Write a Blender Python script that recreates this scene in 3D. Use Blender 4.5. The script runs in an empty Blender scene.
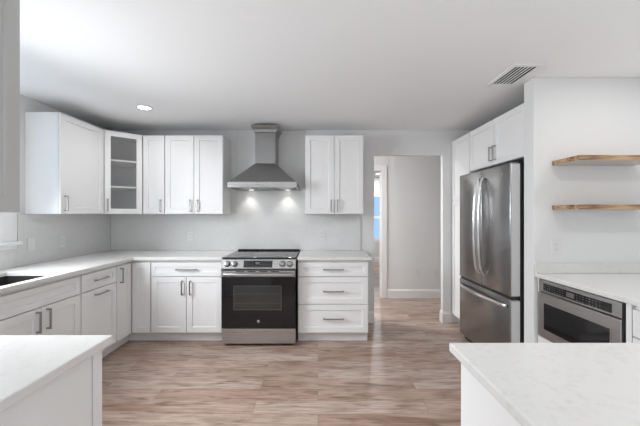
import bpy, bmesh, math
from mathutils import Vector, Matrix
C = bpy.context.scene.collection
PI = math.pi

# ------------------------------------------------------------ camera
F = 310.0                                   # focal length in pixels of a 640 wide frame
cd = bpy.data.cameras.new('camera')
cam = bpy.data.objects.new('camera', cd); C.objects.link(cam)
cam.location = (0, 0, 1.37); cam.rotation_euler = (PI/2, 0, 0)
cd.sensor_width = 36; cd.lens = 36*F/640; cd.shift_x = 2/640; cd.shift_y = 1.2/640; cd.clip_start = 0.05
bpy.context.scene.camera = cam

# ------------------------------------------------------------ sky, daylight, added fill lights, exposure
sc = bpy.context.scene
sc.view_settings.view_transform = 'Standard'
sc.view_settings.look = 'None'
sc.view_settings.exposure = 0.0
sc.view_settings.gamma = 1.0
w = bpy.data.worlds.new('sky'); sc.world = w; w.use_nodes = True
bg = w.node_tree.nodes['Background']
bg.inputs['Color'].default_value = (0.42, 0.68, 1.0, 1)
bg.inputs['Strength'].default_value = 1.15

def area(name, loc, rot, sx, sy, power, color=(1, 1, 1), shape='RECTANGLE', parent=None, spread=PI):
    l = bpy.data.lights.new(name, 'AREA'); l.shape = shape; l.size = sx; l.size_y = sy
    l.energy = power; l.color = color; l.spread = spread
    o = bpy.data.objects.new(name, l); C.objects.link(o); o.location = loc; o.rotation_euler = rot
    o.parent = parent
    return o
# fill light added in front of the solid wall behind the camera
area('rear_fill_light', (0.0, -3.45, 1.25), (PI/2, 0, 0), 4.6, 2.2, 7, (0.95, 0.985, 1.03))
# upward fill light added behind the camera to brighten the ceiling
area('ceiling_fill_light', (0.0, -1.3, 0.5), (PI, 0, 0), 4.2, 2.6, 47, (0.92, 0.985, 1.05))
# daylight through the window over the sink
area('daylight_sink_window', (-2.60, 1.75, 1.72), (0, math.radians(-60), 0), 1.0, 0.85, 52, (0.955, 0.985, 1.02), spread=math.radians(138))
LAMP_W = 3.5
HALL_W = 42.0

# ------------------------------------------------------------ materials
def mat(name, col, rough=0.5, metal=0.0, spec=0.5):
    m = bpy.data.materials.new(name); m.use_nodes = True
    b = m.node_tree.nodes['Principled BSDF']
    b.inputs['Base Color'].default_value = (*col, 1)
    b.inputs['Roughness'].default_value = rough
    b.inputs['Metallic'].default_value = metal
    b.inputs['Specular IOR Level'].default_value = spec
    return m
def nodes(m):
    nt = m.node_tree
    return nt, nt.nodes['Principled BSDF'], nt.links.new
def ramp(nt, stops):
    r = nt.nodes.new('ShaderNodeValToRGB')
    e = r.color_ramp.elements
    while len(e) < len(stops): e.new(0.5)
    for el, (p, c) in zip(e, stops):
        el.position = p; el.color = (*c, 1)
    return r
def noise_bump(m, scale, strength, dist=0.002):
    nt, b, L = nodes(m)
    tc = nt.nodes.new('ShaderNodeTexCoord'); n = nt.nodes.new('ShaderNodeTexNoise')
    n.inputs['Scale'].default_value = scale; n.inputs['Detail'].default_value = 4
    bp = nt.nodes.new('ShaderNodeBump'); bp.inputs['Strength'].default_value = strength
    bp.inputs['Distance'].default_value = dist
    L(tc.outputs['Object'], n.inputs['Vector']); L(n.outputs['Fac'], bp.inputs['Height'])
    L(bp.outputs['Normal'], b.inputs['Normal'])
    return m
def quartz(name, base, vein, amount, rough):
    m = mat(name, base, rough); nt, b, L = nodes(m)
    tc = nt.nodes.new('ShaderNodeTexCoord')
    n1 = nt.nodes.new('ShaderNodeTexNoise'); n1.inputs['Scale'].default_value = 7; n1.inputs['Detail'].default_value = 8
    n1.inputs['Distortion'].default_value = 1.2
    n2 = nt.nodes.new('ShaderNodeTexNoise'); n2.inputs['Scale'].default_value = 45; n2.inputs['Detail'].default_value = 5
    L(tc.outputs['Object'], n1.inputs['Vector']); L(tc.outputs['Object'], n2.inputs['Vector'])
    r1 = ramp(nt, [(0.44, (0, 0, 0)), (0.5, (1, 1, 1)), (0.56, (0, 0, 0))])
    r2 = ramp(nt, [(0.45, (0, 0, 0)), (0.72, (1, 1, 1))])
    L(n1.outputs['Fac'], r1.inputs['Fac']); L(n2.outputs['Fac'], r2.inputs['Fac'])
    mu = nt.nodes.new('ShaderNodeMath'); mu.operation = 'MULTIPLY'
    L(r1.outputs['Color'], mu.inputs[0]); L(r2.outputs['Color'], mu.inputs[1])
    ms = nt.nodes.new('ShaderNodeMath'); ms.operation = 'MULTIPLY'; ms.inputs[1].default_value = amount
    L(mu.outputs[0], ms.inputs[0])
    mx = nt.nodes.new('ShaderNodeMixRGB'); mx.inputs[1].default_value = (*base, 1); mx.inputs[2].default_value = (*vein, 1)
    L(ms.outputs[0], mx.inputs[0]); L(mx.outputs[0], b.inputs['Base Color'])
    return m
def brushed(name, col, rough, axis):
    """brushed steel: fine streaks along one local axis"""
    m = mat(name, col, rough, 1.0); nt, b, L = nodes(m)
    tc = nt.nodes.new('ShaderNodeTexCoord'); mp = nt.nodes.new('ShaderNodeMapping')
    s = [260, 260, 260]; s[axis] = 2.0
    mp.inputs['Scale'].default_value = s
    n = nt.nodes.new('ShaderNodeTexNoise'); n.inputs['Scale'].default_value = 1.0; n.inputs['Detail'].default_value = 3
    L(tc.outputs['Object'], mp.inputs['Vector']); L(mp.outputs['Vector'], n.inputs['Vector'])
    mr = nt.nodes.new('ShaderNodeMapRange')
    mr.inputs['To Min'].default_value = rough*0.9; mr.inputs['To Max'].default_value = rough*1.12
    L(n.outputs['Fac'], mr.inputs['Value']); L(mr.outputs['Result'], b.inputs['Roughness'])
    return m
def emit(name, col, strength):
    m = mat(name, (0.9, 0.9, 0.9), 0.4); b = m.node_tree.nodes['Principled BSDF']
    b.inputs['Emission Color'].default_value = (*col, 1); b.inputs['Emission Strength'].default_value = strength
    return m
def clear_glass(name, refl=0.08, tint=(0.97, 0.98, 0.98)):
    m = bpy.data.materials.new(name); m.use_nodes = True; nt = m.node_tree; nt.nodes.clear(); L = nt.links.new
    out = nt.nodes.new('ShaderNodeOutputMaterial'); mx = nt.nodes.new('ShaderNodeMixShader')
    t = nt.nodes.new('ShaderNodeBsdfTransparent'); t.inputs['Color'].default_value = (*tint, 1)
    g = nt.nodes.new('ShaderNodeBsdfGlossy'); g.inputs['Roughness'].default_value = 0.03
    mx.inputs[0].default_value = refl
    L(t.outputs[0], mx.inputs[1]); L(g.outputs[0], mx.inputs[2]); L(mx.outputs[0], out.inputs['Surface'])
    return m
def floor_material():
    m = mat('oak_vinyl_planks', (0.3, 0.22, 0.17), 0.38); nt, b, L = nodes(m)
    tc = nt.nodes.new('ShaderNodeTexCoord')
    br = nt.nodes.new('ShaderNodeTexBrick')
    br.offset = 0.37; br.offset_frequency = 2; br.squash = 1; br.inputs['Scale'].default_value = 1
    br.inputs['Brick Width'].default_value = 1.22; br.inputs['Row Height'].default_value = 0.152
    br.inputs['Mortar Size'].default_value = 0.0012; br.inputs['Mortar Smooth'].default_value = 0.2
    br.inputs['Bias'].default_value = 0
    br.inputs['Color1'].default_value = (0, 0, 0, 1); br.inputs['Color2'].default_value = (1, 1, 1, 1)
    br.inputs['Mortar'].default_value = (0.5, 0.5, 0.5, 1)
    L(tc.outputs['Object'], br.inputs['Vector'])
    bw = nt.nodes.new('ShaderNodeMath'); bw.operation = 'MULTIPLY'; bw.inputs[1].default_value = 37.0
    L(br.outputs['Color'], bw.inputs[0])
    def grain(sx, sy, detail, dist):
        mp = nt.nodes.new('ShaderNodeMapping'); mp.inputs['Scale'].default_value = (sx, sy, 1)
        n = nt.nodes.new('ShaderNodeTexNoise'); n.noise_dimensions = '4D'
        n.inputs['Scale'].default_value = 1; n.inputs['Detail'].default_value = detail; n.inputs['Distortion'].default_value = dist
        L(tc.outputs['Object'], mp.inputs['Vector']); L(mp.outputs['Vector'], n.inputs['Vector']); L(bw.outputs[0], n.inputs['W'])
        return n
    g1 = grain(2.4, 17, 8, 2.0); g2 = grain(7, 130, 4, 0.4)
    tone = ramp(nt, [(0.0, (0.385, 0.268, 0.212)), (0.35, (0.435, 0.335, 0.28)), (0.7, (0.48, 0.38, 0.325)), (1.0, (0.40, 0.28, 0.222))])
    L(br.outputs['Color'], tone.inputs['Fac'])
    gr1 = ramp(nt, [(0.28, (0.36, 0.29, 0.255)), (0.43, (0.82, 0.78, 0.755)), (0.56, (1.02, 1.02, 1.02)), (0.75, (1.12, 1.13, 1.14))])
    gr2 = ramp(nt, [(0.30, (0.74, 0.72, 0.71)), (0.55, (1.05, 1.05, 1.05)), (0.75, (1.18, 1.18, 1.18))])
    L(g1.outputs['Fac'], gr1.inputs['Fac']); L(g2.outputs['Fac'], gr2.inputs['Fac'])
    def mul(a, c, fac=1.0):
        x = nt.nodes.new('ShaderNodeMixRGB'); x.blend_type = 'MULTIPLY'; x.inputs[0].default_value = fac
        L(a, x.inputs[1]); L(c, x.inputs[2]); return x.outputs[0]
    g3 = grain(0.9, 5, 3, 0.8)
    gr3 = ramp(nt, [(0.31, (0.66, 0.56, 0.495)), (0.45, (1.0, 0.99, 0.98)), (0.7, (1.08, 1.10, 1.11))])
    L(g3.outputs['Fac'], gr3.inputs['Fac'])
    g4 = grain(22, 210, 2, 0.0)
    gr4 = ramp(nt, [(0.60, (1, 1, 1)), (0.72, (1.25, 1.27, 1.30))])
    L(g4.outputs['Fac'], gr4.inputs['Fac'])
    c = mul(mul(mul(mul(tone.outputs['Color'], gr1.outputs['Color']), gr2.outputs['Color']), gr3.outputs['Color']), gr4.outputs['Color'])
    dk = nt.nodes.new('ShaderNodeMixRGB'); dk.inputs[2].default_value = (0.09, 0.06, 0.05, 1)
    mf = nt.nodes.new('ShaderNodeMath'); mf.operation = 'MULTIPLY'; mf.inputs[1].default_value = 0.55
    L(br.outputs['Fac'], mf.inputs[0]); L(mf.outputs[0], dk.inputs[0])
    L(c, dk.inputs[1]); L(dk.outputs[0], b.inputs['Base Color'])
    bp = nt.nodes.new('ShaderNodeBump'); bp.inputs['Strength'].default_value = 0.12; bp.inputs['Distance'].default_value = 0.002
    L(g2.outputs['Fac'], bp.inputs['Height']); L(bp.outputs['Normal'], b.inputs['Normal'])
    return m
def wood(name):
    m = mat(name, (0.4, 0.24, 0.12), 0.45); nt, b, L = nodes(m)
    tc = nt.nodes.new('ShaderNodeTexCoord')
    mp = nt.nodes.new('ShaderNodeMapping'); mp.inputs['Scale'].default_value = (4, 30, 45)
    n = nt.nodes.new('ShaderNodeTexNoise'); n.inputs['Scale'].default_value = 1; n.inputs['Detail'].default_value = 6; n.inputs['Distortion'].default_value = 0.8
    L(tc.outputs['Object'], mp.inputs['Vector']); L(mp.outputs['Vector'], n.inputs['Vector'])
    r = ramp(nt, [(0.32, (0.09, 0.045, 0.022)), (0.43, (0.27, 0.145, 0.07)), (0.52, (0.43, 0.265, 0.135)), (0.7, (0.55, 0.37, 0.21))])
    L(n.outputs['Fac'], r.inputs['Fac']); L(r.outputs['Color'], b.inputs['Base Color'])
    return m

WALL = noise_bump(mat('wall_paint', (0.80, 0.80, 0.795), 0.6), 90, 0.03)
CEIL = noise_bump(mat('ceiling_paint', (0.93, 0.93, 0.93), 0.8), 60, 0.05)
TRIM = mat('trim_paint', (0.87, 0.87, 0.865), 0.35)
CAB = mat('white_lacquer', (0.86, 0.86, 0.857), 0.33)
CABG = mat('cabinet_grey', (0.53, 0.53, 0.52), 0.4)  # guessed tone, darker than the white cabinets
QTZ = quartz('white_quartz', (0.755, 0.745, 0.725), (0.56, 0.545, 0.525), 0.45, 0.22)
SPL = quartz('quartz_slab', (0.74, 0.74, 0.73), (0.60, 0.60, 0.59), 0.45, 0.2)
FLOOR = floor_material()
SSV = brushed('brushed_steel_vertical', (0.33, 0.33, 0.333), 0.25, 2)
SSH = brushed('brushed_steel_horizontal', (0.52, 0.52, 0.52), 0.28, 0)
SSD = brushed('brushed_steel_hood', (0.33, 0.33, 0.33), 0.32, 0)
NICKEL = mat('brushed_nickel', (0.36, 0.35, 0.34), 0.32, 1.0)
CHROME = mat('polished_steel', (0.78, 0.78, 0.78), 0.14, 1.0)
BLACKG = mat('black_glass', (0.008, 0.008, 0.009), 0.05)
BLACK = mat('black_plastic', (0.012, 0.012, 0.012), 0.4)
DARK = mat('dark_grey_steel', (0.05, 0.05, 0.052), 0.45, 0.3)
OVENW = mat('oven_window_glass', (0.035, 0.034, 0.032), 0.08)
RACK = mat('oven_rack_wire', (0.12, 0.12, 0.12), 0.4, 0.6)
PLATE = mat('outlet_plastic', (0.78, 0.78, 0.77), 0.35)
SLOT = mat('outlet_slot', (0.25, 0.25, 0.25), 0.5)
VENTD = mat('vent_slot_shade', (0.015, 0.015, 0.015), 0.9)
LENS = emit('lamp_lens', (1, 0.98, 0.95), 5)
LENSH = emit('halogen_lens', (1, 0.97, 0.92), 10)
GLASS = clear_glass('window_glass')
CGLASS = clear_glass('cabinet_glass', 0.10, (0.97, 0.97, 0.97))
WOOD = wood('acacia')
PALE = mat('pale_laminate', (0.62, 0.62, 0.62), 0.5)
SHADE = mat('roller_shade_fabric', (0.72, 0.72, 0.72), 0.8)
GLYPH = mat('printed_grey', (0.38, 0.38, 0.38), 0.5)
GLYPHM = mat('printed_mid_grey', (0.2, 0.2, 0.2), 0.5)
GLYPHD = mat('printed_dim_grey', (0.13, 0.13, 0.13), 0.5)

# ------------------------------------------------------------ mesh helpers
class MB:
    def __init__(s): s.bm = bmesh.new()
    def box(s, x0, x1, y0, y1, z0, z1, bev=0.0, seg=2):
        r = bmesh.ops.create_cube(s.bm, size=1.0)
        for v in r['verts']:
            v.co = Vector(((x0+x1)/2+v.co.x*(x1-x0), (y0+y1)/2+v.co.y*(y1-y0), (z0+z1)/2+v.co.z*(z1-z0)))
        if bev > 0:
            ed = set(e for v in r['verts'] for e in v.link_edges)
            bmesh.ops.bevel(s.bm, geom=list(ed), offset=bev, segments=seg, profile=0.5, affect='EDGES')
        return s
    def prism(s, pts, axis, a, b):
        """extrude the closed outline pts along an axis; the outline uses the other two axes in order"""
        def p(q, t):
            l = list(q); l.insert(axis, t); return Vector(l)
        A = [s.bm.verts.new(p(q, a)) for q in pts]; B = [s.bm.verts.new(p(q, b)) for q in pts]
        n = len(pts); fs = [s.bm.faces.new(A), s.bm.faces.new(B[::-1])]
        for i in range(n): fs.append(s.bm.faces.new((A[i], B[i], B[(i+1) % n], A[(i+1) % n])))
        bmesh.ops.recalc_face_normals(s.bm, faces=fs)
        return s
    def cyl(s, p0, p1, r, seg=24, r2=None, bev=0.0):
        p0 = Vector(p0); p1 = Vector(p1); d = p1-p0
        M = Matrix.Translation((p0+p1)/2) @ d.to_track_quat('Z', 'Y').to_matrix().to_4x4()
        g = bmesh.ops.create_cone(s.bm, cap_ends=True, segments=seg, radius1=r, radius2=r if r2 is None else r2, depth=d.length, matrix=M)
        if bev > 0:
            ed = [e for e in set(e for v in g['verts'] for e in v.link_edges) if abs((e.verts[0].co-e.verts[1].co).normalized().dot(d.normalized())) < 0.1 and len(e.link_faces) == 2]
            bmesh.ops.bevel(s.bm, geom=ed, offset=bev, segments=2, profile=0.5, affect='EDGES')
        return s
    def ring(s, c, axis, ro, ri, t, seg=32):
        """flat ring of thickness t about an axis"""
        c = Vector(c); ax = Vector((0, 0, 0)); ax[axis] = 1
        u = Vector((0, 0, 0)); u[(axis+1) % 3] = 1; v = ax.cross(u)
        rows = []
        for k in range(seg):
            d = u*math.cos(2*PI*k/seg)+v*math.sin(2*PI*k/seg)
            rows.append([s.bm.verts.new(c+d*ro), s.bm.verts.new(c+d*ro+ax*t), s.bm.verts.new(c+d*ri+ax*t), s.bm.verts.new(c+d*ri)])
        fs = []
        for k in range(seg):
            a, b = rows[k], rows[(k+1) % seg]
            for j in range(4): fs.append(s.bm.faces.new((a[j], b[j], b[(j+1) % 4], a[(j+1) % 4])))
        bmesh.ops.recalc_face_normals(s.bm, faces=fs)
        return s
    def sweep(s, path, hw, hh, side, n=8):
        """elliptic section (half width hw along `side`, half height hh) swept along path"""
        path = [Vector(p) for p in path]; side = Vector(side); rows = []
        for i, p in enumerate(path):
            t = (path[min(i+1, len(path)-1)]-path[max(i-1, 0)]).normalized()
            up = t.cross(side).normalized()
            rows.append([s.bm.verts.new(p+side*(hw*math.cos(2*PI*k/n))+up*(hh*math.sin(2*PI*k/n))) for k in range(n)])
        fs = []
        for a, b in zip(rows[:-1], rows[1:]):
            for k in range(n): fs.append(s.bm.faces.new((a[k], a[(k+1) % n], b[(k+1) % n], b[k])))
        fs.append(s.bm.faces.new(rows[0])); fs.append(s.bm.faces.new(rows[-1][::-1]))
        bmesh.ops.recalc_face_normals(s.bm, faces=fs)
        return s
    def build(s, name, m, parent=None, loc=(0, 0, 0), rz=0, smooth=False):
        me = bpy.data.meshes.new(name); s.bm.to_mesh(me); s.bm.free(); me.materials.append(m)
        if smooth:
            for p in me.polygons: p.use_smooth = True
            me.set_sharp_from_angle(angle=math.radians(35))
        o = bpy.data.objects.new(name, me); C.objects.link(o)
        o.parent = parent; o.location = loc; o.rotation_euler = (0, 0, rz)
        return o

def tag(o, label, cat, group=None):
    o['label'] = label; o['category'] = cat
    if group: o['group'] = group
    return o
def thing(name, label, cat, loc=(0, 0, 0), rz=0, group=None):
    o = bpy.data.objects.new(name, None); C.objects.link(o)
    o.location = loc; o.rotation_euler = (0, 0, rz); o.empty_display_size = 0.1
    return tag(o, label, cat, group)
def struct(name, mb, m, parent=None):
    o = mb.build(name, m, parent)
    if parent is None: o['kind'] = 'structure'
    return o

# ------------------------------------------------------------ the room
XL, XR, YB, H = -2.63, 2.52, 3.92, 2.43
YR = -3.6                                    # wall behind the camera
struct('floor', MB().box(-2.9, 3.4, YR-0.3, 9.1, -0.1, 0), FLOOR)
struct('ceiling', MB().box(-2.9, 3.4, YR-0.3, 9.1, H, H+0.1), CEIL)
DX0, DX1, DZ = 0.71, 1.58, 2.12              # doorway in the back wall
struct('wall_back', MB().box(XL-0.12, DX0, YB, YB+0.07, 0, H).box(DX1, XR+0.12, YB, YB+0.07, 0, H).box(DX0, DX1, YB, YB+0.07, DZ, H), WALL)
WY0, WY1, WZ0, WZ1 = 1.30, 2.545, 1.135, 2.25
struct('wall_left', MB().box(XL-0.12, XL, YR, WY0, 0, H).box(XL-0.12, XL, WY1, YB, 0, H)
       .box(XL-0.12, XL, WY0, WY1, 0, WZ0).box(XL-0.12, XL, WY0, WY1, WZ1, H), WALL)
struct('wall_right', MB().box(XR, XR+0.12, YR, YB, 0, H), WALL)
struct('wall_fridge_side', MB().box(1.67, XR, 2.40, 2.515, 0, H, 0.003, 1), WALL)
struct('wall_rear', MB().box(-2.75, 2.64, YR-0.12, YR, 0, H), WALL)
# hall and the room beyond it
HY = 5.07
struct('wall_hall_back', MB().box(-1.2, 0.2, HY, HY+0.12, 0, H).box(1.03, 2.7, HY, HY+0.12, 0, H).box(0.2, 1.03, HY, HY+0.12, 2.08, H), WALL)
struct('wall_hall_left', MB().box(-1.32, -1.2, YB+0.07, HY+0.12, 0, H), WALL)
struct('wall_hall_right', MB().box(2.7, 2.82, YB+0.07, HY+0.12, 0, H), WALL)
FY = 8.8
FX0, FX1, FZ0, FZ1 = 1.3, 2.02, 0.63, 2.33
struct('wall_far_room', MB().box(-1.3, FX0, FY, FY+0.12, 0, H).box(FX1, 3.1, FY, FY+0.12, 0, H)
       .box(FX0, FX1, FY, FY+0.12, 0, FZ0).box(FX0, FX1, FY, FY+0.12, FZ1, H), WALL)
struct('wall_far_room_left', MB().box(-1.42, -1.3, HY+0.12, FY+0.12, 0, H), WALL)
struct('wall_far_room_right', MB().box(3.1, 3.22, HY+0.12, FY+0.12, 0, H), WALL)

# ------------------------------------------------------------ trim
BBP = [(0, 0), (-0.016, 0), (-0.016, 0.115), (-0.009, 0.133), (-0.009, 0.14), (0, 0.145)]
def bb_x(name, x0, x1, y):                  # baseboard along X on a wall facing the camera
    struct(name, MB().prism([(y+a, z) for a, z in BBP], 0, x0, x1), TRIM)
bb_x('baseboard_hall', 1.13, 2.7, HY)
bb_x('baseboard_far_room', -1.3, 3.1, FY)
bb_x('baseboard_back_left', 0.565, DX0, YB)
bb_x('baseboard_back_right', DX1, 1.688, YB)
struct('baseboard_doorway', MB().prism([(DX1+a, z) for a, z in BBP], 1, YB-0.016, YB+0.07), TRIM)
def casing(y):
    return MB().box(1.03, 1.125, y-0.018, y, 0, 2.17, 0.004, 1).box(0.105, 0.2, y-0.018, y, 0, 2.17, 0.004, 1).box(0.2, 1.03, y-0.018, y, 2.08, 2.17, 0.004, 1)
struct('trim_1', casing(HY), TRIM)
# left window over the sink: frame, meeting rail, pane, casing, stool
w1 = MB().box(XL-0.09, XL-0.04, WY0, WY0+0.045, WZ0, WZ1).box(XL-0.09, XL-0.04, WY1-0.045, WY1, WZ0, WZ1)
w1.box(XL-0.09, XL-0.04, WY0, WY1, WZ0, WZ0+0.045).box(XL-0.09, XL-0.04, WY0, WY1, WZ1-0.045, WZ1).box(XL-0.08, XL-0.05, WY0, WY1, 1.57, 1.61)
w1 = struct('window_1', w1, TRIM)
MB().box(XL-0.068, XL-0.062, WY0+0.04, WY1-0.04, WZ0+0.04, WZ1-0.04).build('window_pane', GLASS, w1)
struct('trim_2', MB().box(XL, XL+0.018, WY1+0.002, WY1+0.15, WZ0, WZ1+0.10, 0.004, 1).box(XL, XL+0.018, WY0-0.15, WY0-0.002, WZ0, WZ1+0.10, 0.004, 1)
       .box(XL, XL+0.018, WY0-0.002, WY1+0.002, WZ1+0.002, WZ1+0.10, 0.004, 1), TRIM)
struct('trim_3', MB().box(XL-0.03, XL+0.05, WY0-0.17, WY1+0.17, WZ0-0.03, WZ0, 0.006).box(XL+0.0185, XL+0.032, WY0-0.0, WY1+0.13, WZ0-0.062, WZ0-0.03), TRIM)
# far room window
w2 = MB().box(FX0, FX0+0.05, FY+0.04, FY+0.09, FZ0, FZ1).box(FX1-0.05, FX1, FY+0.04, FY+0.09, FZ0, FZ1)
w2.box(FX0, FX1, FY+0.04, FY+0.09, FZ0, FZ0+0.05).box(FX0, FX1, FY+0.04, FY+0.09, FZ1-0.05, FZ1).box(FX0, FX1, FY+0.03, FY+0.09, 1.25, 1.31)
w2 = struct('window_2', w2, TRIM)
MB().box(FX0+0.04, FX1-0.04, FY+0.062, FY+0.068, FZ0+0.04, FZ1-0.04).build('window_pane', GLASS, w2)
rs = thing('roller_shade', 'pale grey roller shade drawn partly down over the far room window', 'window shade', (FX0, FY, 1.90))
MB().box(0.01, FX1-FX0-0.01, 0.012, 0.016, 0, FZ1-1.90).build('shade_cloth', SHADE, rs)
MB().box(0.01, FX1-FX0-0.01, 0.006, 0.022, -0.02, 0.0).build('hem_bar', TRIM, rs)

# ------------------------------------------------------------ cabinetry builders
def shaker_bm(w, h, t=0.02, stile=0.057, rec=0.009, glazed=False):
    """door front, local x 0..w, z 0..h, front at y=0"""
    m = MB(); bm = m.bm; e = 0.0018
    def loop(i, y): return [bm.verts.new((x, y, z)) for x, z in ((i, i), (w-i, i), (w-i, h-i), (i, h-i))]
    st = min(stile, w*0.3, h*0.3)
    back = loop(0, t); side = loop(0, e); front = loop(e, 0); inn = loop(st, 0)
    loops = [back, side, front, inn]
    if glazed: loops += [loop(st, t)]
    else: loops += [loop(st+0.004, rec)]
    for a, b in zip(loops[:-1], loops[1:]):
        for k in range(4): bm.faces.new((a[k], a[(k+1) % 4], b[(k+1) % 4], b[k]))
    if glazed:
        a, b = loops[-1], back
        for k in range(4): bm.faces.new((a[k], a[(k+1) % 4], b[(k+1) % 4], b[k]))
    else:
        bm.faces.new(loops[-1]); bm.faces.new(back[::-1])
    bmesh.ops.recalc_face_normals(bm, faces=bm.faces[:])
    return m
def handle(parent, cx, cz, length, vertical):
    m = MB(); L = length/2; a = 0.0058
    if vertical:
        m.box(cx-a, cx+a, -0.034, -0.023, cz-L, cz+L, 0.0015, 1)
        for s in (-1, 1): m.box(cx-a, cx+a, -0.026, 0.001, cz+s*(L-a)-a, cz+s*(L-a)+a)
    else:
        m.box(cx-L, cx+L, -0.034, -0.023, cz-a, cz+a, 0.0015, 1)
        for s in (-1, 1): m.box(cx+s*(L-a)-a, cx+s*(L-a)+a, -0.026, 0.001, cz-a, cz+a)
    return m.build('handle', NICKEL, parent)
GAP = 0.0018
def front(root, kind, x0, x1, z0, z1, hd=None, y=0.0, rz=0, loc=None, glazed=False):
    d = shaker_bm(x1-x0-2*GAP, z1-z0-2*GAP, glazed=glazed, stile=0.044 if z1-z0 < 0.2 else 0.057).build(kind, CAB, root, (x0+GAP, y, z0+GAP) if loc is None else loc, rz)
    if hd:
        o, cx, cz, ln = hd
        handle(d, cx-x0 if loc is None else cx, cz-z0, ln, o == 'v')
    return d
def base_cabinet(label, loc, rz, wid, fronts, depth=0.60, top=0.885, group=None, name='base_cabinet', hollow=False):
    r = thing(name, label, 'cabinet', loc, rz, group)
    if hollow:                                # open box that leaves room for the sink
        MB().box(0, wid, 0.021, 0.036, 0.105, top-0.001).box(0, wid, depth-0.012, depth, 0.105, top-0.001).box(0, 0.012, 0.036, depth-0.012, 0.105, top-0.001).box(wid-0.012, wid, 0.036, depth-0.012, 0.105, top-0.001).box(0.012, wid-0.012, 0.036, depth-0.012, 0.105, 0.12).build('carcass', CAB, r)
    else:
        MB().box(0, wid, 0.021, depth, 0.105, top-0.001).build('carcass', CAB, r)
    MB().box(0, wid, 0.085, depth, 0.0, 0.104).build('toe_kick', CAB, r)
    for f in fronts: front(r, *f)
    return r
def wall_cabinet(label, loc, rz, wid, hgt, fronts, depth=0.32, group=None):
    r = thing('wall_cabinet', label, 'cabinet', loc, rz, group)
    MB().box(0, wid, 0.021, depth, 0, hgt).build('carcass', CAB, r)
    for f in fronts: front(r, *f)
    return r

# ------------------------------------------------------------ base cabinets, back run and left run
BY = 3.28                                     # door face of the back run
BX = -1.97                                    # door face of the left run
D0, D1, D2 = 0.115, 0.710, 0.858              # door foot, drawer split, drawer head
base_cabinet('white base cabinet left of the range, one drawer over two doors', (-1.77, BY, 0), 0, 0.755,
    [('drawer', 0.005, 0.75, D1, D2, ('h', 0.3775, 0.785, 0.215)),
     ('door', 0.005, 0.3765, D0, D1-0.004, ('v', 0.335, 0.592, 0.15)),
     ('door', 0.3785, 0.75, D0, D1-0.004, ('v', 0.42, 0.592, 0.15))], depth=0.635)
base_cabinet('white three drawer base cabinet right of the range by the doorway', (-0.215, BY, 0), 0, 0.75,
    [('drawer', 0.005, 0.745, D1, D2, ('h', 0.375, 0.785, 0.215)),
     ('drawer', 0.005, 0.745, 0.418, D1-0.004, ('h', 0.375, 0.555, 0.215)),
     ('drawer', 0.005, 0.745, D0, 0.414, ('h', 0.375, 0.265, 0.215))], depth=0.635)
base_cabinet('white base cabinet with drawer and pull-out door between sink cabinet and corner', (BX, 2.58, 0), PI/2, 0.455,
    [('drawer', 0.004, 0.451, D1, D2, ('h', 0.228, 0.785, 0.16)),
     ('door', 0.004, 0.451, D0, D1-0.004, ('h', 0.228, 0.658, 0.16))], depth=0.655)
base_cabinet('white double door sink base cabinet with false drawer front under the sink', (BX, 1.84, 0), PI/2, 0.738,
    [('drawer_front', 0.004, 0.734, D1, D2, None),
     ('door', 0.004, 0.368, D0, D1-0.004, ('v', 0.328, 0.61, 0.15)),
     ('door', 0.370, 0.734, D0, D1-0.004, ('v', 0.41, 0.61, 0.15))], depth=0.655, hollow=True)
# L-shaped corner cabinet with a folding pair of doors
cr = thing('corner_base_cabinet', 'white corner base cabinet with folding doors where the two runs meet', 'cabinet', (XL, YB, 0))
def ell(f, z0, z1):                           # f: how far the face stands back from the door face
    x1, x2 = BX-XL-f, -1.772-XL; y1, y2 = BY-YB+f, 3.037-YB
    g = 0.003
    return MB().prism([(g, -g), (x2, -g), (x2, y1), (x1, y1), (x1, y2), (g, y2)], 2, z0, z1)
ell(0.021, 0.105, 0.884).build('carcass', CAB, cr)
ell(0.085, 0.0, 0.104).build('toe_kick', CAB, cr)
front(cr, 'door', 0, 0.236, D0, D2, ('v', 0.05, 0.76, 0.15), loc=(BX-XL, 3.040-YB, D0), rz=PI/2)
front(cr, 'door', 0, 0.195, D0, D2, None, loc=(BX-XL+0.002, BY-YB, D0))
base_cabinet('white base cabinet between sink cabinet and left peninsula', (BX, 1.172, 0), PI/2, 0.664,
    [('drawer', 0.004, 0.660, D1, D2, ('h', 0.332, 0.785, 0.16)), ('door', 0.004, 0.660, D0, D1-0.004, ('v', 0.60, 0.6, 0.15))], depth=0.655)

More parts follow.
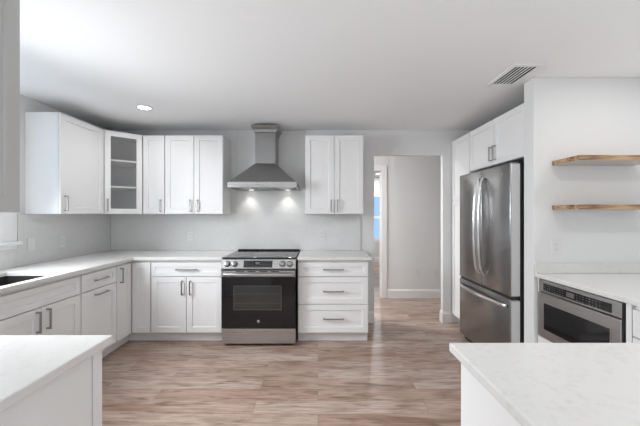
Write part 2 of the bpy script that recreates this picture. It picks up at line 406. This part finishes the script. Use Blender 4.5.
# ------------------------------------------------------------ countertops
ZT = 0.915
ZB = 0.885
SX0, SX1, SY0, SY1 = -2.45, -2.005, 1.87, 2.44   # sink cutout
CF, CY = -1.945, 3.255                          # front edges
ct = MB()
bm = ct.bm
def slab_grid(bm, xs, ys, skip, z0, z1, bev=0.004):
    V = {}
    def v(i, j, z):
        k = (i, j, z)
        if k not in V: V[k] = bm.verts.new((xs[i], ys[j], z))
        return V[k]
    keep = {(i, j) for i in range(len(xs)-1) for j in range(len(ys)-1)} - skip
    fs = []
    for i, j in keep:
        fs.append(bm.faces.new((v(i, j, z1), v(i+1, j, z1), v(i+1, j+1, z1), v(i, j+1, z1))))
        fs.append(bm.faces.new((v(i, j, z0), v(i, j+1, z0), v(i+1, j+1, z0), v(i+1, j, z0))))
        for (di, dj), (a, b) in {(-1, 0): ((i, j+1), (i, j)), (1, 0): ((i+1, j), (i+1, j+1)), (0, -1): ((i, j), (i+1, j)), (0, 1): ((i+1, j+1), (i, j+1))}.items():
            if (i+di, j+dj) not in keep:
                fs.append(bm.faces.new((v(*a, z0), v(*b, z0), v(*b, z1), v(*a, z1))))
    bmesh.ops.recalc_face_normals(bm, faces=fs)
    ed = [e for e in bm.edges if len(e.link_faces) == 2 and e.calc_face_angle(0) > 1.0 and abs(e.verts[0].co.z-e.verts[1].co.z) < 1e-6 and e.verts[0].co.z > (z0+z1)/2]
    bmesh.ops.bevel(bm, geom=ed, offset=bev, segments=2, profile=0.5, affect='EDGES')
xs = [XL+0.001, SX0, SX1, CF, -1.009]
ys = [1.172, SY0, SY1, CY, YB-0.001]
slab_grid(bm, xs, ys, {(1, 1), (3, 0), (3, 1), (3, 2)}, ZB, ZT)
tag(ct.build('countertop', QTZ), 'white quartz L-shaped countertop with sink cutout running round the left corner', 'countertop')
tag(MB().box(-0.219, 0.567, CY, YB-0.001, ZB, ZT, 0.004).build('countertop', QTZ), 'short white quartz countertop on the three drawer cabinet right of the range', 'countertop')

# undermount sink
sk = MB(); b = sk.bm
t = 0.002
def rect(i, z, z2=None): return [b.verts.new((x, y, z)) for x, y in ((SX0+i, SY0+i), (SX1-i, SY0+i), (SX1-i, SY1-i), (SX0+i, SY1-i))]
L_ = [rect(-0.012, ZB-0.001), rect(0.004, ZB-0.001), rect(0.004, 0.70), rect(0.03, 0.675)]
for a, c in zip(L_[:-1], L_[1:]):
    for k in range(4): b.faces.new((a[k], a[(k+1) % 4], c[(k+1) % 4], c[k]))
b.faces.new(L_[-1])
bmesh.ops.recalc_face_normals(b, faces=b.faces[:]); bmesh.ops.reverse_faces(b, faces=b.faces[:])
sr = thing('sink', 'dark undermount sink set into the left countertop', 'sink', (0, 0, 0))
sk.build('basin', mat('dark_composite', (0.035, 0.032, 0.03), 0.35), sr)
MB().ring(((SX0+SX1)/2, (SY0+SY1)/2, 0.676), 2, 0.055, 0.02, 0.006).build('drain', CHROME, sr)
# faucet behind the sink, its lever reaching into view
fr = thing('faucet', 'dark metal kitchen faucet behind the left sink at the picture edge', 'faucet', (-2.53, 2.19, ZT))
MB().cyl((0, 0, 0), (0, 0, 0.05), 0.026, bev=0.003).build('base', NICKEL, fr, smooth=True)
pts = [(0, 0, 0.04), (0, 0, 0.26)] + [(0.09-0.09*math.cos(a), 0, 0.26+0.09*math.sin(a)) for a in [PI*k/10 for k in range(1, 11)]] + [(0.18, 0, 0.19)]
MB().sweep(pts, 0.012, 0.012, (0, 1, 0), 12).build('spout', NICKEL, fr, smooth=True)
MB().cyl((0, 0.015, 0.075), (0, 0.05, 0.08), 0.012).cyl((0, 0.045, 0.08), (0.012, 0.235, 0.125), 0.007).build('lever', NICKEL, fr, smooth=True)

# backsplash slabs
G = 0.001
tag(MB().box(XL+0.02, 0.535, YB-0.018, YB-G, ZT+G, 1.371).build('backsplash', SPL), 'pale veined quartz backsplash along the back wall behind the range', 'backsplash')
tag(MB().box(-1.035, -0.155, YB-0.018, YB-G, 1.372, H-0.004).build('backsplash', SPL), 'pale quartz slab behind the range hood rising to the ceiling', 'backsplash')
tag(MB().box(XL+G, XL+0.018, 2.697, YB-G, ZT+G, 1.371).box(XL+G, XL+0.018, 1.175, 2.6965, ZT+G, 1.104).build('backsplash', SPL), 'pale veined quartz backsplash on the left wall above the sink counter', 'backsplash')
tag(MB().box(1.672, XR-G, 2.38, 2.399, ZT+G, 0.995, 0.002, 1).build('backsplash', QTZ), 'low white quartz upstand under the wooden shelves', 'backsplash')

# ------------------------------------------------------------ wall cabinets
UZ, UH, UY = 1.372, 0.914, 3.59
wall_cabinet('white single door wall cabinet beside the glass corner cabinet', (-2.028, UY, UZ), 0, 0.251, UH,
    [('door', 0.002, 0.249, 0, UH, ('v', 0.205, 0.095, 0.14))], depth=0.328)
wall_cabinet('white double door wall cabinet left of the range hood', (-1.775, UY, UZ), 0, 0.675, UH,
    [('door', 0.002, 0.3365, 0, UH, ('v', 0.295, 0.095, 0.14)), ('door', 0.3385, 0.673, 0, UH, ('v', 0.38, 0.095, 0.14))], depth=0.328)
wall_cabinet('white double door wall cabinet right of the range hood', (-0.15, UY, UZ), 0, 0.675, UH,
    [('door', 0.002, 0.3365, 0, UH, ('v', 0.30, 0.095, 0.14)), ('door', 0.3385, 0.673, 0, UH, ('v', 0.375, 0.095, 0.14))], depth=0.328)
UX = -2.31
wall_cabinet('white single door wall cabinet on the left wall beside the window', (UX, 2.78, UZ), PI/2, 0.568, UH,
    [('door', 0.002, 0.566, 0, UH, ('v', 0.045, 0.095, 0.14))], depth=0.318)
# diagonal corner cabinet with a glass door
A = Vector((UX, 3.35)); B = Vector((-2.03, UY))
gc = thing('glass_corner_cabinet', 'white diagonal corner wall cabinet with glass door and two inner shelves', 'cabinet', (A.x, A.y, UZ))
ang = math.atan2(B.y-A.y, B.x-A.x); W = (B-A).length
nrm = Vector((-math.sin(ang), math.cos(ang)))          # into the cabinet
A2 = A+nrm*0.022; B2 = B+nrm*0.022
def pent(inset=0.0):
    g = 0.002+inset
    return [(A2.x-A.x, A2.y-A.y), (B2.x-A.x, B2.y-A.y), (B2.x-A.x-0.001-inset, YB-g-A.y), (XL+g-A.x, YB-g-A.y), (XL+g-A.x, A2.y-A.y)]
cm = MB()
P = pent()
cm.prism(P, 2, 0, 0.019).prism(P, 2, UH-0.019, UH)
cm.box(P[3][0], P[2][0], P[2][1]-0.012, P[2][1], 0.019, UH-0.019)
cm.box(P[3][0], P[3][0]+0.012, P[4][1], P[3][1]-0.012, 0.019, UH-0.019)
cm.box(P[4][0]+0.012, P[0][0], P[0][1], P[0][1]+0.016, 0.019, UH-0.019)
cm.box(P[1][0]-0.016, P[1][0], P[1][1], P[2][1]-0.012, 0.019, UH-0.019)
cm.build('carcass', CAB, gc)
for z in (0.295, 0.59):
    q = pent(0.014); f = nrm*0.02
    q[0] = (q[0][0]+f.x, q[0][1]+0.02); q[1] = (q[1][0]-0.018, q[1][1]+f.y); q[4] = (q[4][0], q[4][1]+0.02)
    MB().prism(q, 2, z, z+0.018).build('shelf', CAB, gc)
gd = front(gc, 'door', 0, W-0.004, 0, UH, ('v', 0.028, 0.095, 0.14), loc=(0.002*math.cos(ang), 0.002*math.sin(ang), GAP), rz=ang, glazed=True)
MB().box(0.05, W-0.054, 0.011, 0.015, 0.05, UH-0.05).build('glass_pane', CGLASS, gd)

# ------------------------------------------------------------ range
RW = 0.766
rg = thing('range', 'stainless slide-in electric range with black glass oven door', 'range', (-0.997, 3.20, 0))
MB().box(0.003, RW-0.003, 0.05, 0.69, 0.03, 0.895).build('body', DARK, rg)
MB().box(0.03, RW-0.03, 0.09, 0.66, 0.0, 0.03).build('foot_rail', BLACK, rg)
MB().box(0.0, RW, 0.045, 0.66, 0.897, 0.917, 0.003).build('cooktop', BLACKG, rg)
MB().box(0.0, RW, 0.661, 0.699, 0.897, 0.934, 0.006).build('rear_vent_trim', BLACKG, rg)
for (bx, by, br_) in ((0.19, 0.22, 0.10), (0.19, 0.50, 0.075), (0.57, 0.22, 0.10), (0.57, 0.50, 0.08)):
    MB().ring((bx, by, 0.9172), 2, br_, br_-0.004, 0.0006).build('burner_ring', GLYPHD, rg)
# sloped control panel
pr = [(0.0, 0.800), (-0.008, 0.812), (0.022, 0.899), (0.06, 0.907), (0.06, 0.800)]
MB().prism(pr, 0, 0.0, RW).build('control_panel', SSH, rg)
tilt = math.atan2(0.030, 0.087)
def on_panel(x, z):                            # point of the sloped face at height z
    k = (z-0.812)/0.087
    return Vector((x, -0.008+0.030*k, z))
nf = Vector((0, -math.cos(tilt), math.sin(tilt)))
ux = Vector((1, 0, 0)); uz = Vector((0, math.sin(tilt), math.cos(tilt)))
def panel_plate(x0, x1, z0, z1, lift, thick):
    m = MB(); a = on_panel(x0, z0); 
    vs = []
    for d in (lift-thick, lift):
        for (x, z) in ((x0, z0), (x1, z0), (x1, z1), (x0, z1)):
            vs.append(m.bm.verts.new(on_panel(x, z)+nf*d))
    for f in ((0, 1, 2, 3), (4, 5, 6, 7), (0, 1, 5, 4), (1, 2, 6, 5), (2, 3, 7, 6), (3, 0, 4, 7)): m.bm.faces.new([vs[i] for i in f])
    bmesh.ops.recalc_face_normals(m.bm, faces=m.bm.faces[:])
    return m
ds = panel_plate(0.228, 0.526, 0.820, 0.889, 0.0015, 0.004).build('display', BLACKG, rg)
def panel_marks(name, m, spots):
    g = MB()
    for (x0, x1, z0, z1) in spots:
        q = panel_plate(x0, x1, z0, z1, 0.0022, 0.001).bm
        me = bpy.data.meshes.new('t'); q.to_mesh(me); q.free(); g.bm.from_mesh(me); bpy.data.meshes.remove(me)
    return g.build(name, m, ds)
# 8:88 style clock digits and key legends
dig = []
for k, dx in enumerate((0.352, 0.366, 0.380)):
    dig += [(dx, dx+0.009, 0.872, 0.8745), (dx, dx+0.009, 0.862, 0.8645), (dx, dx+0.009, 0.852, 0.8545), (dx+0.0075, dx+0.0095, 0.852, 0.8745), (dx-0.0005, dx+0.0015, 0.852, 0.8745)]
panel_marks('clock_digit', GLYPH, dig)
panel_marks('key_legend', GLYPHD, [(0.236+0.0165*i, 0.246+0.0165*i, 0.829+0.016*j, 0.834+0.016*j) for i in range(18) for j in range(4) if not (6 <= i <= 9 and j >= 1)])
for kx in (0.060, 0.134, 0.630, 0.706):
    p = on_panel(kx, 0.855)
    kn = MB().cyl(p-nf*0.002, p+nf*0.030, 0.027, 28, 0.024, bev=0.003)
    kn = kn.build('knob', NICKEL, rg, smooth=True)
    MB().cyl(p-nf*0.002, p+nf*0.003, 0.032, 28).build('skirt', BLACK, kn)
    q = p+nf*0.030
    MB().cyl(q+uz*0.004, q+uz*0.019, 0.0022, 8).build('pointer', DARK, kn)
# oven door
od = MB().box(0.002, RW-0.002, 0.0, 0.048, 0.193, 0.792, 0.004).build('oven_door', BLACKG, rg)
MB().box(0.004, RW-0.004, -0.004, 0.002, 0.722, 0.788, 0.002, 1).build('steel_band', SSH, od)
MB().box(0.03, RW-0.03, -0.052, -0.026, 0.732, 0.766, 0.010, 3).box(0.045, 0.075, -0.03, -0.003, 0.738, 0.760).box(RW-0.075, RW-0.045, -0.03, -0.003, 0.738, 0.760).build('handle', SSH, od, smooth=True)
for vx in (0.15, 0.27, 0.39, 0.51):
    MB().box(vx, vx+0.085, -0.0055, -0.001, 0.774, 0.783).build('vent_slot', BLACK, od)
MB().box(0.125, 0.62, -0.0012, 0.002, 0.380, 0.632).build('oven_window', OVENW, od)
fr_ = MB()
for (x0, x1, z0, z1) in ((0.125, 0.62, 0.626, 0.632), (0.125, 0.62, 0.380, 0.386), (0.125, 0.131, 0.386, 0.626), (0.614, 0.62, 0.386, 0.626)):
    fr_.box(x0, x1, -0.0018, 0.001, z0, z1)
fr_.build('window_border', RACK, od)
for z in (0.45, 0.545):
    MB().box(0.14, 0.605, -0.0017, 0.001, z, z+0.004).build('oven_rack', RACK, od)
bd = MB().ring((0.383, -0.0025, 0.264), 1, 0.0155, 0.0130, 0.003, 32).build('round_badge', CHROME, od)
# script monogram inside the badge: two joined loops
arc = lambda cx, cz, r, a0, a1, n=14: [(cx+r*math.cos(a0+(a1-a0)*k/n), -0.002, cz+r*math.sin(a0+(a1-a0)*k/n)) for k in range(n+1)]
MB().sweep(arc(0.3785, 0.264, 0.006, 0.6, 5.6)+[(0.3835, -0.002, 0.263), (0.3805, -0.002, 0.263)], 0.0011, 0.0011, (0, 1, 0), 6).build('monogram', CHROME, bd)
MB().sweep(arc(0.3885, 0.2675, 0.0035, 0.8, 4.6)+arc(0.3885, 0.2605, 0.0038, 1.7, 5.6), 0.0011, 0.0011, (0, 1, 0), 6).build('monogram', CHROME, bd)
MB().box(0.002, RW-0.002, 0.002, 0.048, 0.032, 0.186, 0.004).build('storage_drawer', SSH, rg)

# ------------------------------------------------------------ range hood
hd = thing('range_hood', 'stainless chimney range hood above the range', 'range hood', (-0.615, YB-0.019, 1.665))
HWD, HDP = 0.38, 0.50
def frust(m, a, za, b_, zb):
    """a, b_ = (half width, depth) rectangles standing on the wall"""
    r0 = [m.bm.verts.new(p) for p in ((-a[0], 0, za), (a[0], 0, za), (a[0], -a[1], za), (-a[0], -a[1], za))]
    r1 = [m.bm.verts.new(p) for p in ((-b_[0], 0, zb), (b_[0], 0, zb), (b_[0], -b_[1], zb), (-b_[0], -b_[1], zb))]
    fs = [m.bm.faces.new(r0), m.bm.faces.new(r1)]
    for k in range(4): fs.append(m.bm.faces.new((r0[k], r0[(k+1) % 4], r1[(k+1) % 4], r1[k])))
    bmesh.ops.recalc_face_normals(m.bm, faces=fs)
    return m
frust(MB(), (HWD-0.008, HDP-0.006), 0.06, (0.120, 0.287), 0.297).build('canopy', SSD, hd)
bandm = MB()
for q in ((-HWD, HWD, -HDP, -HDP+0.012), (-HWD, HWD, -0.012, 0)): bandm.box(q[0], q[1], q[2], q[3], 0.0, 0.06)
for sx in (-1, 1): bandm.box(min(sx*HWD, sx*(HWD-0.012)), max(sx*HWD, sx*(HWD-0.012)), -HDP+0.012, -0.012, 0.0, 0.06)
bandm.build('rim_band', SSH, hd)
MB().box(-HWD+0.013, HWD-0.013, -HDP+0.013, -0.013, 0.03, 0.04).build('underside_plate', SSD, hd)
for i in range(3):
    fm = MB(); x0 = -0.345+0.235*i
    fm.box(x0, x0+0.22, -0.47, -0.14, 0.016, 0.030)
    for k in range(11): fm.box(x0+0.008+0.019*k, x0+0.020+0.019*k, -0.465, -0.145, 0.004, 0.017)
    fm.build('baffle_filter', SSH, hd)
MB().box(-0.118, 0.118, -0.285, 0, 0.297, 0.695).build('chimney', SSD, hd)
cw = MB()
for (e0, z0, e1, z1) in ((0.0, 0.655, 0.010, 0.661), (0.010, 0.661, 0.016, 0.690), (0.016, 0.690, 0.038, 0.715), (0.038, 0.715, 0.038, 0.735)):
    frust(cw, (0.119+e0, 0.286+e0), z0, (0.119+e1, 0.286+e1), z1)
cw.build('crown_moulding', SSD, hd)
for k in range(4): MB().cyl((-0.06+0.04*k, -HDP-0.004, 0.032), (-0.06+0.04*k, -HDP+0.001, 0.032), 0.007, 14).build('button', CHROME, hd)
for sx in (-0.235, 0.235):
    MB().ring((sx, -0.085, 0.018), 2, 0.042, 0.030, 0.010).build('lamp_bezel', CHROME, hd)
    MB().cyl((sx, -0.085, 0.021), (sx, -0.085, 0.029), 0.029).build('lamp_lens', LENSH, hd)
    sl = bpy.data.lights.new('hood_spot', 'SPOT'); sl.energy = 3.5; sl.spot_size = math.radians(95); sl.spot_blend = 0.8; sl.shadow_soft_size = 0.02; sl.color = (1, 0.97, 0.93)
    so = bpy.data.objects.new('hood_spot', sl); C.objects.link(so); so.parent = hd; so.location = (sx, -0.085, 0.014)

# ------------------------------------------------------------ refrigerator, cabinet over it, pantry
FW = 0.912
EDGE = mat('light_grey_edge', (0.62, 0.62, 0.62), 0.35)  # paler than the steel, for thin caps on the near side
rf = thing('refrigerator', 'stainless french door refrigerator with bottom freezer drawer', 'refrigerator', (1.575, 3.452, 0), -PI/2)
MB().box(0.008, FW-0.008, 0.088, 0.84, 0.03, 1.765, 0.004).build('body', DARK, rf)
MB().box(0.02, FW-0.02, 0.05, 0.80, 0.0, 0.055).build('base_grille', BLACK, rf)
for x0, x1, hx in ((0.0, 0.458, 0.415), (0.462, FW, 0.505)):
    d = MB().box(x0, x1, 0, 0.082, 0.687, 1.795, 0.010, 3).build('door', SSV, rf, smooth=True)
    n = 22; z0, z1 = 0.80, 1.715
    path = [(hx, -0.004, z0)] + [(hx, -0.018-0.036*math.sin(PI*k/n)**0.6, z0+0.012+(z1-z0-0.024)*k/n) for k in range(n+1)] + [(hx, -0.004, z1)]
    MB().sweep(path, 0.014, 0.010, (1, 0, 0), 12).build('handle', CHROME, d, smooth=True)
    if x0 > 0.3:
        MB().box(FW-0.002, FW+0.002, 0.010, 0.080, 0.698, 1.784, 0.001, 1).build('door_edge', EDGE, d)['label'] = 'light grey door edge'
        MB().cyl((0.80, 0.001, 1.715), (0.80, -0.0025, 1.715), 0.013, 24).build('round_badge', NICKEL, d)
fz = MB().box(0.0, FW, 0, 0.082, 0.06, 0.668, 0.010, 3).build('freezer_drawer', SSV, rf, smooth=True)
MB().box(FW-0.002, FW+0.002, 0.010, 0.080, 0.072, 0.656, 0.001, 1).build('drawer_edge', EDGE, fz)['label'] = 'light grey drawer edge'
n = 22
path = [(0.05, -0.004, 0.605)] + [(0.06+0.80*k/n, -0.016-0.045*math.sin(PI*k/n)**0.6, 0.605) for k in range(n+1)] + [(0.87, -0.004, 0.605)]
MB().sweep(path, 0.016, 0.010, (0, 0, 1), 12).build('handle', CHROME, fz, smooth=True)
MB().box(0.01, FW-0.01, 0.012, 0.084, 0.662, 0.692).build('door_gasket', BLACK, rf)
for x0 in (0.01, FW-0.11): MB().box(x0, x0+0.10, 0.03, 0.16, 1.766, 1.803, 0.006).build('hinge_cover', DARK, rf)

TX = 1.69
wall_cabinet('white two door cabinet above the refrigerator', (TX, 3.453, 1.843), -PI/2, 0.934, 0.443,
    [('door', 0.002, 0.466, 0, 0.443, ('v', 0.435, 0.11, 0.14)), ('door', 0.468, 0.932, 0, 0.443, ('v', 0.50, 0.11, 0.14))], depth=0.80)
pn = thing('pantry_cabinet', 'tall narrow white pantry cabinet between doorway and refrigerator', 'cabinet', (TX, YB-0.003, 0), -PI/2)
MB().box(0, 0.460, 0.021, 0.80, 0.105, 2.286).build('carcass', CAB, pn)
MB().box(0, 0.460, 0.085, 0.80, 0.0, 0.104).build('toe_kick', CAB, pn)
front(pn, 'door', 0.002, 0.458, 0.115, 1.538, ('v', 0.41, 1.0, 0.14))
front(pn, 'door', 0.002, 0.458, 1.542, 2.286, ('v', 0.41, 1.66, 0.14))

# ------------------------------------------------------------ right hand counter with microwave drawer
RX = 1.70
mc = thing('microwave_cabinet', 'white base cabinet built around the microwave drawer under the right counter', 'cabinet', (RX, 2.395, 0), -PI/2)
mm = MB().box(0, 0.014, 0.0, 0.78, 0.105, 0.884).box(0.684, 0.715, 0.0, 0.78, 0.105, 0.884).box(0.014, 0.684, 0.021, 0.78, 0.105, 0.44).box(0.014, 0.684, 0.60, 0.78, 0.44, 0.884)
mm.build('carcass', CAB, mc)
MB().box(0, 0.715, 0.085, 0.78, 0.0, 0.104).build('toe_kick', CAB, mc)
front(mc, 'drawer', 0.014, 0.684, 0.115, 0.438, ('h', 0.349, 0.33, 0.2))
mw = thing('microwave_oven', 'stainless microwave drawer with black window under the right counter', 'microwave', (RX-0.012, 2.380, 0.444), -PI/2)
MW = 0.654; MH = 0.432
MB().box(0.004, MW-0.004, 0.05, 0.56, 0.002, MH-0.004).build('body', DARK, mw)
MB().box(MW+0.001, MW+0.0105, 0.004, 0.06, 0.0, MH).build('gap_shade_strip', BLACK, mw)  # black strip stands in for the shaded gap beside the cabinet
md = MB().box(0.0, MW, 0.0, 0.05, 0.0, MH-0.096, 0.004).build('drawer_front', SSH, mw)
MB().box(0.065, MW-0.065, -0.0015, 0.003, 0.068, 0.264).build('window', BLACKG, md)
bz = MB()
for (x0, x1, z0, z1) in ((0.057, MW-0.057, 0.264, 0.270), (0.057, MW-0.057, 0.062, 0.068), (0.057, 0.065, 0.068, 0.264), (MW-0.065, MW-0.057, 0.068, 0.264)):
    bz.box(x0, x1, -0.003, 0.003, z0, z1)
bz.build('window_trim', SSH, md)
cp = MB().box(0.0, MW, 0.004, 0.05, MH-0.090, MH, 0.004).build('control_panel', SSH, mw)
kp = MB().box(0.055, MW-0.060, 0.002, 0.006, MH-0.076, MH-0.024).build('key_strip', BLACKG, cp)
lg = MB()
for i in range(8):
    for j in range(3):
        lg.box(0.068+0.0235*i+0.004*(i % 2), 0.078+0.0235*i, 0.0014, 0.003, MH-0.070+0.016*j, MH-0.066+0.016*j)
lg.build('key_legend', GLYPHM, kp)
lg = MB()
for i in range(12, 20):
    for j in range(3): lg.box(0.068+0.0235*i+0.004*(i % 2), 0.078+0.0235*i, 0.0014, 0.003, MH-0.070+0.016*j, MH-0.066+0.016*j)
lg.build('key_legend', GLYPHM, kp)
MB().box(0.270, 0.335, 0.0014, 0.003, MH-0.066, MH-0.034).build('clock_window', GLYPHD, kp)
base_cabinet('white drawer base cabinet right of the microwave drawer', (RX, 1.679, 0), -PI/2, 0.572,
    [('drawer', 0.001, 0.570, D1, D2, ('h', 0.286, 0.785, 0.2)), ('drawer', 0.001, 0.570, 0.418, D1-0.004, ('h', 0.286, 0.555, 0.2)), ('drawer', 0.001, 0.570, D0, 0.414, ('h', 0.286, 0.265, 0.2))], depth=0.78)
tag(MB().box(1.675, XR-0.001, 1.102, 2.399, ZB, ZT, 0.004).build('countertop', QTZ), 'white quartz countertop over the microwave drawer below the wooden shelves', 'countertop')

# ------------------------------------------------------------ peninsulas in the foreground
tag(MB().box(0.4645, XR-0.002, 0.22, 1.100, ZB, ZT, 0.004).build('peninsula_countertop', QTZ), 'large white quartz peninsula countertop in the right foreground', 'countertop')
pr_ = thing('peninsula_cabinet', 'white peninsula base under the right foreground countertop', 'cabinet', (0.498, 0.265, 0))
MB().box(0.019, 2.02, 0.0, 0.815, 0.0, ZB-0.001).build('carcass', CAB, pr_)
MB().box(0.0, 0.018, 0.0, 0.815, 0.0, ZB-0.001).build('end_panel', CAB, pr_)
tag(MB().box(XL+0.002, -0.772, 0.25, 1.170, ZB, ZT, 0.004).build('peninsula_countertop', QTZ), 'white quartz peninsula countertop in the left foreground', 'countertop')
pl = thing('peninsula_cabinet', 'white peninsula base under the left foreground countertop', 'cabinet', (XL+0.01, 0.293, 0))
WL = -0.803-XL-0.01
MB().box(0.0, WL-0.020, 0.0, 0.862, 0.0, ZB-0.001).build('carcass', CAB, pl)
MB().box(WL-0.0195, WL-0.004, 0.0, 0.813, 0.0, ZB-0.001).build('end_panel', CAB, pl)
MB().box(WL-0.0195, WL, 0.816, 0.862, 0.0, ZB-0.001, 0.002, 1).build('corner_post', CAB, pl)
# cabinet hanging over the left peninsula
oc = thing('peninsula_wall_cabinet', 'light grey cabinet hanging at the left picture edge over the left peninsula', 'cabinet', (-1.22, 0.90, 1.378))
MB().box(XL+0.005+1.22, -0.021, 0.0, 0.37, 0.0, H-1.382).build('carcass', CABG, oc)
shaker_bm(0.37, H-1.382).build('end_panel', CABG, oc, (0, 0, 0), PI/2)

# ------------------------------------------------------------ wooden shelves
def shelf(z, label):
    s = thing('floating_shelf', label, 'shelf', (1.81, 2.398, z), 0, 'wooden floating shelves')
    MB().box(0, 0.63, -0.25, 0, 0.002, 0.036, 0.002, 1).build('board', WOOD, s)
    MB().box(0.006, 0.624, -0.244, -0.001, 0, 0.004).build('underside_panel', PALE, s)['label'] = 'pale grey underside'
    return s
shelf(1.745, 'upper wooden floating shelf on the white wall right of the refrigerator')
shelf(1.402, 'lower wooden floating shelf above the wall outlet on the right')

# ------------------------------------------------------------ outlets
def outlet(loc, rz, label, kind='outlet'):
    """plate standing on a wall; local -y faces the room"""
    r = thing('wall_outlet' if kind == 'outlet' else 'light_switch', label, 'outlet' if kind == 'outlet' else 'switch', loc, rz, 'white wall plates')
    pl = MB().box(-0.036, 0.036, -0.006, 0, -0.058, 0.058, 0.003).build('plate', PLATE, r)
    if kind == 'outlet':
        for sz in (-0.020, 0.020):
            so = MB().box(-0.017, 0.017, -0.008, -0.005, sz-0.014, sz+0.014, 0.002, 1).build('socket', PLATE, r)
            MB().box(-0.008, -0.0055, -0.0085, -0.007, sz-0.002, sz+0.008).build('slot', SLOT, so)
            MB().box(0.0055, 0.008, -0.0085, -0.007, sz-0.002, sz+0.008).build('slot', SLOT, so)
    else:
        MB().box(-0.016, 0.016, -0.009, -0.005, -0.033, 0.033, 0.002, 1).build('rocker', PLATE, r)
def onleft(px, py):
    s = (318-px)/2.612; return (-2.612, F/s, 1.37-(py-213)/s)
def onback(px, py, Y):
    s = F/Y; return ((px-318)/s, Y, 1.37-(py-213)/s)
outlet(onleft(31, 243), PI/2, 'white rocker switch on the left backsplash nearest the window', 'switch')
outlet(onleft(62, 240.5), PI/2, 'white outlet on the left backsplash below the single door wall cabinet')
outlet(onback(190.5, 235, YB-0.018), 0, 'white outlet on the back wall left of the range')
outlet(onback(322, 234, YB-0.018), 0, 'white outlet on the back wall right of the range')
outlet(onback(555.5, 246, 2.40), 0, 'white outlet on the wall below the wooden shelves')
outlet(onback(418, 271.5, HY), 0, 'left white outlet low on the hall wall through the doorway')
outlet(onback(435.5, 271.5, HY), 0, 'right white outlet low on the hall wall near the doorway jamb')

# ------------------------------------------------------------ ceiling lights and vent
def downlight(x, y, label, power=LAMP_W, beam=180, tilt=0):
    r = thing('recessed_light', label, 'ceiling light', (x, y, H-0.001), 0, 'recessed ceiling lights')
    MB().ring((0, 0, -0.007), 2, 0.078, 0.058, 0.007, 40).build('trim_ring', TRIM, r, smooth=True)
    MB().cyl((0, 0, -0.004), (0, 0, 0), 0.0575, 36).build('lens', LENS, r)
    area('recessed_light_glow', (0, 0, -0.012), (math.radians(tilt), 0, 0), 0.11, 0.11, power, (0.985, 0.985, 0.985), 'DISK', r, math.radians(beam))
downlight(-1.72, 3.07, 'round recessed ceiling light above the left sink run', LAMP_W, 160)
downlight(2.18, 1.67, 'round recessed ceiling light near the wooden shelves', 3.4)
downlight(1.49, 0.72, 'round recessed ceiling light over the right peninsula', 9)
downlight(-0.2, 1.40, 'added unseen ceiling fill light over the open floor between the peninsulas', 1.0, 85, 14)  # lamp added out of view to lift the floor
downlight(-1.0, -0.6, 'added unseen ceiling fill light behind the left peninsula', 3)  # lamp added behind the camera to brighten the left peninsula top
downlight(-0.45, 4.5, 'added unseen ceiling fill light in the hall', HALL_W)  # lamp added out of view to light the hall
downlight(1.57, 8.1, 'round recessed ceiling light in the far room by its window', 30)

v = thing('ceiling_vent', 'white ceiling air vent with dark slots in front of the refrigerator', 'vent', (1.488, 2.36, H-0.001))
vw, vl = 0.080, 0.152
MB().box(-vw, vw, -vl, vl, -0.002, 0.0).build('backing', VENTD, v)  # flat black sheet stands in for the shade behind the louvres
fm = MB()
for q in ((-vw-0.03, -vw, -vl-0.03, vl+0.03), (vw, vw+0.03, -vl-0.03, vl+0.03), (-vw, vw, -vl-0.03, -vl), (-vw, vw, vl, vl+0.03)): fm.box(*q, -0.010, 0.0)
fm.build('frame', TRIM, v)
for k in range(5):
    x = -vw+0.160*(k+1)/6
    MB().prism([(x-0.0035, -0.0022), (x-0.002, -0.0055), (x+0.0035, -0.0055), (x+0.0035, -0.0022)], 1, -vl, vl).build('louvre', TRIM, v)
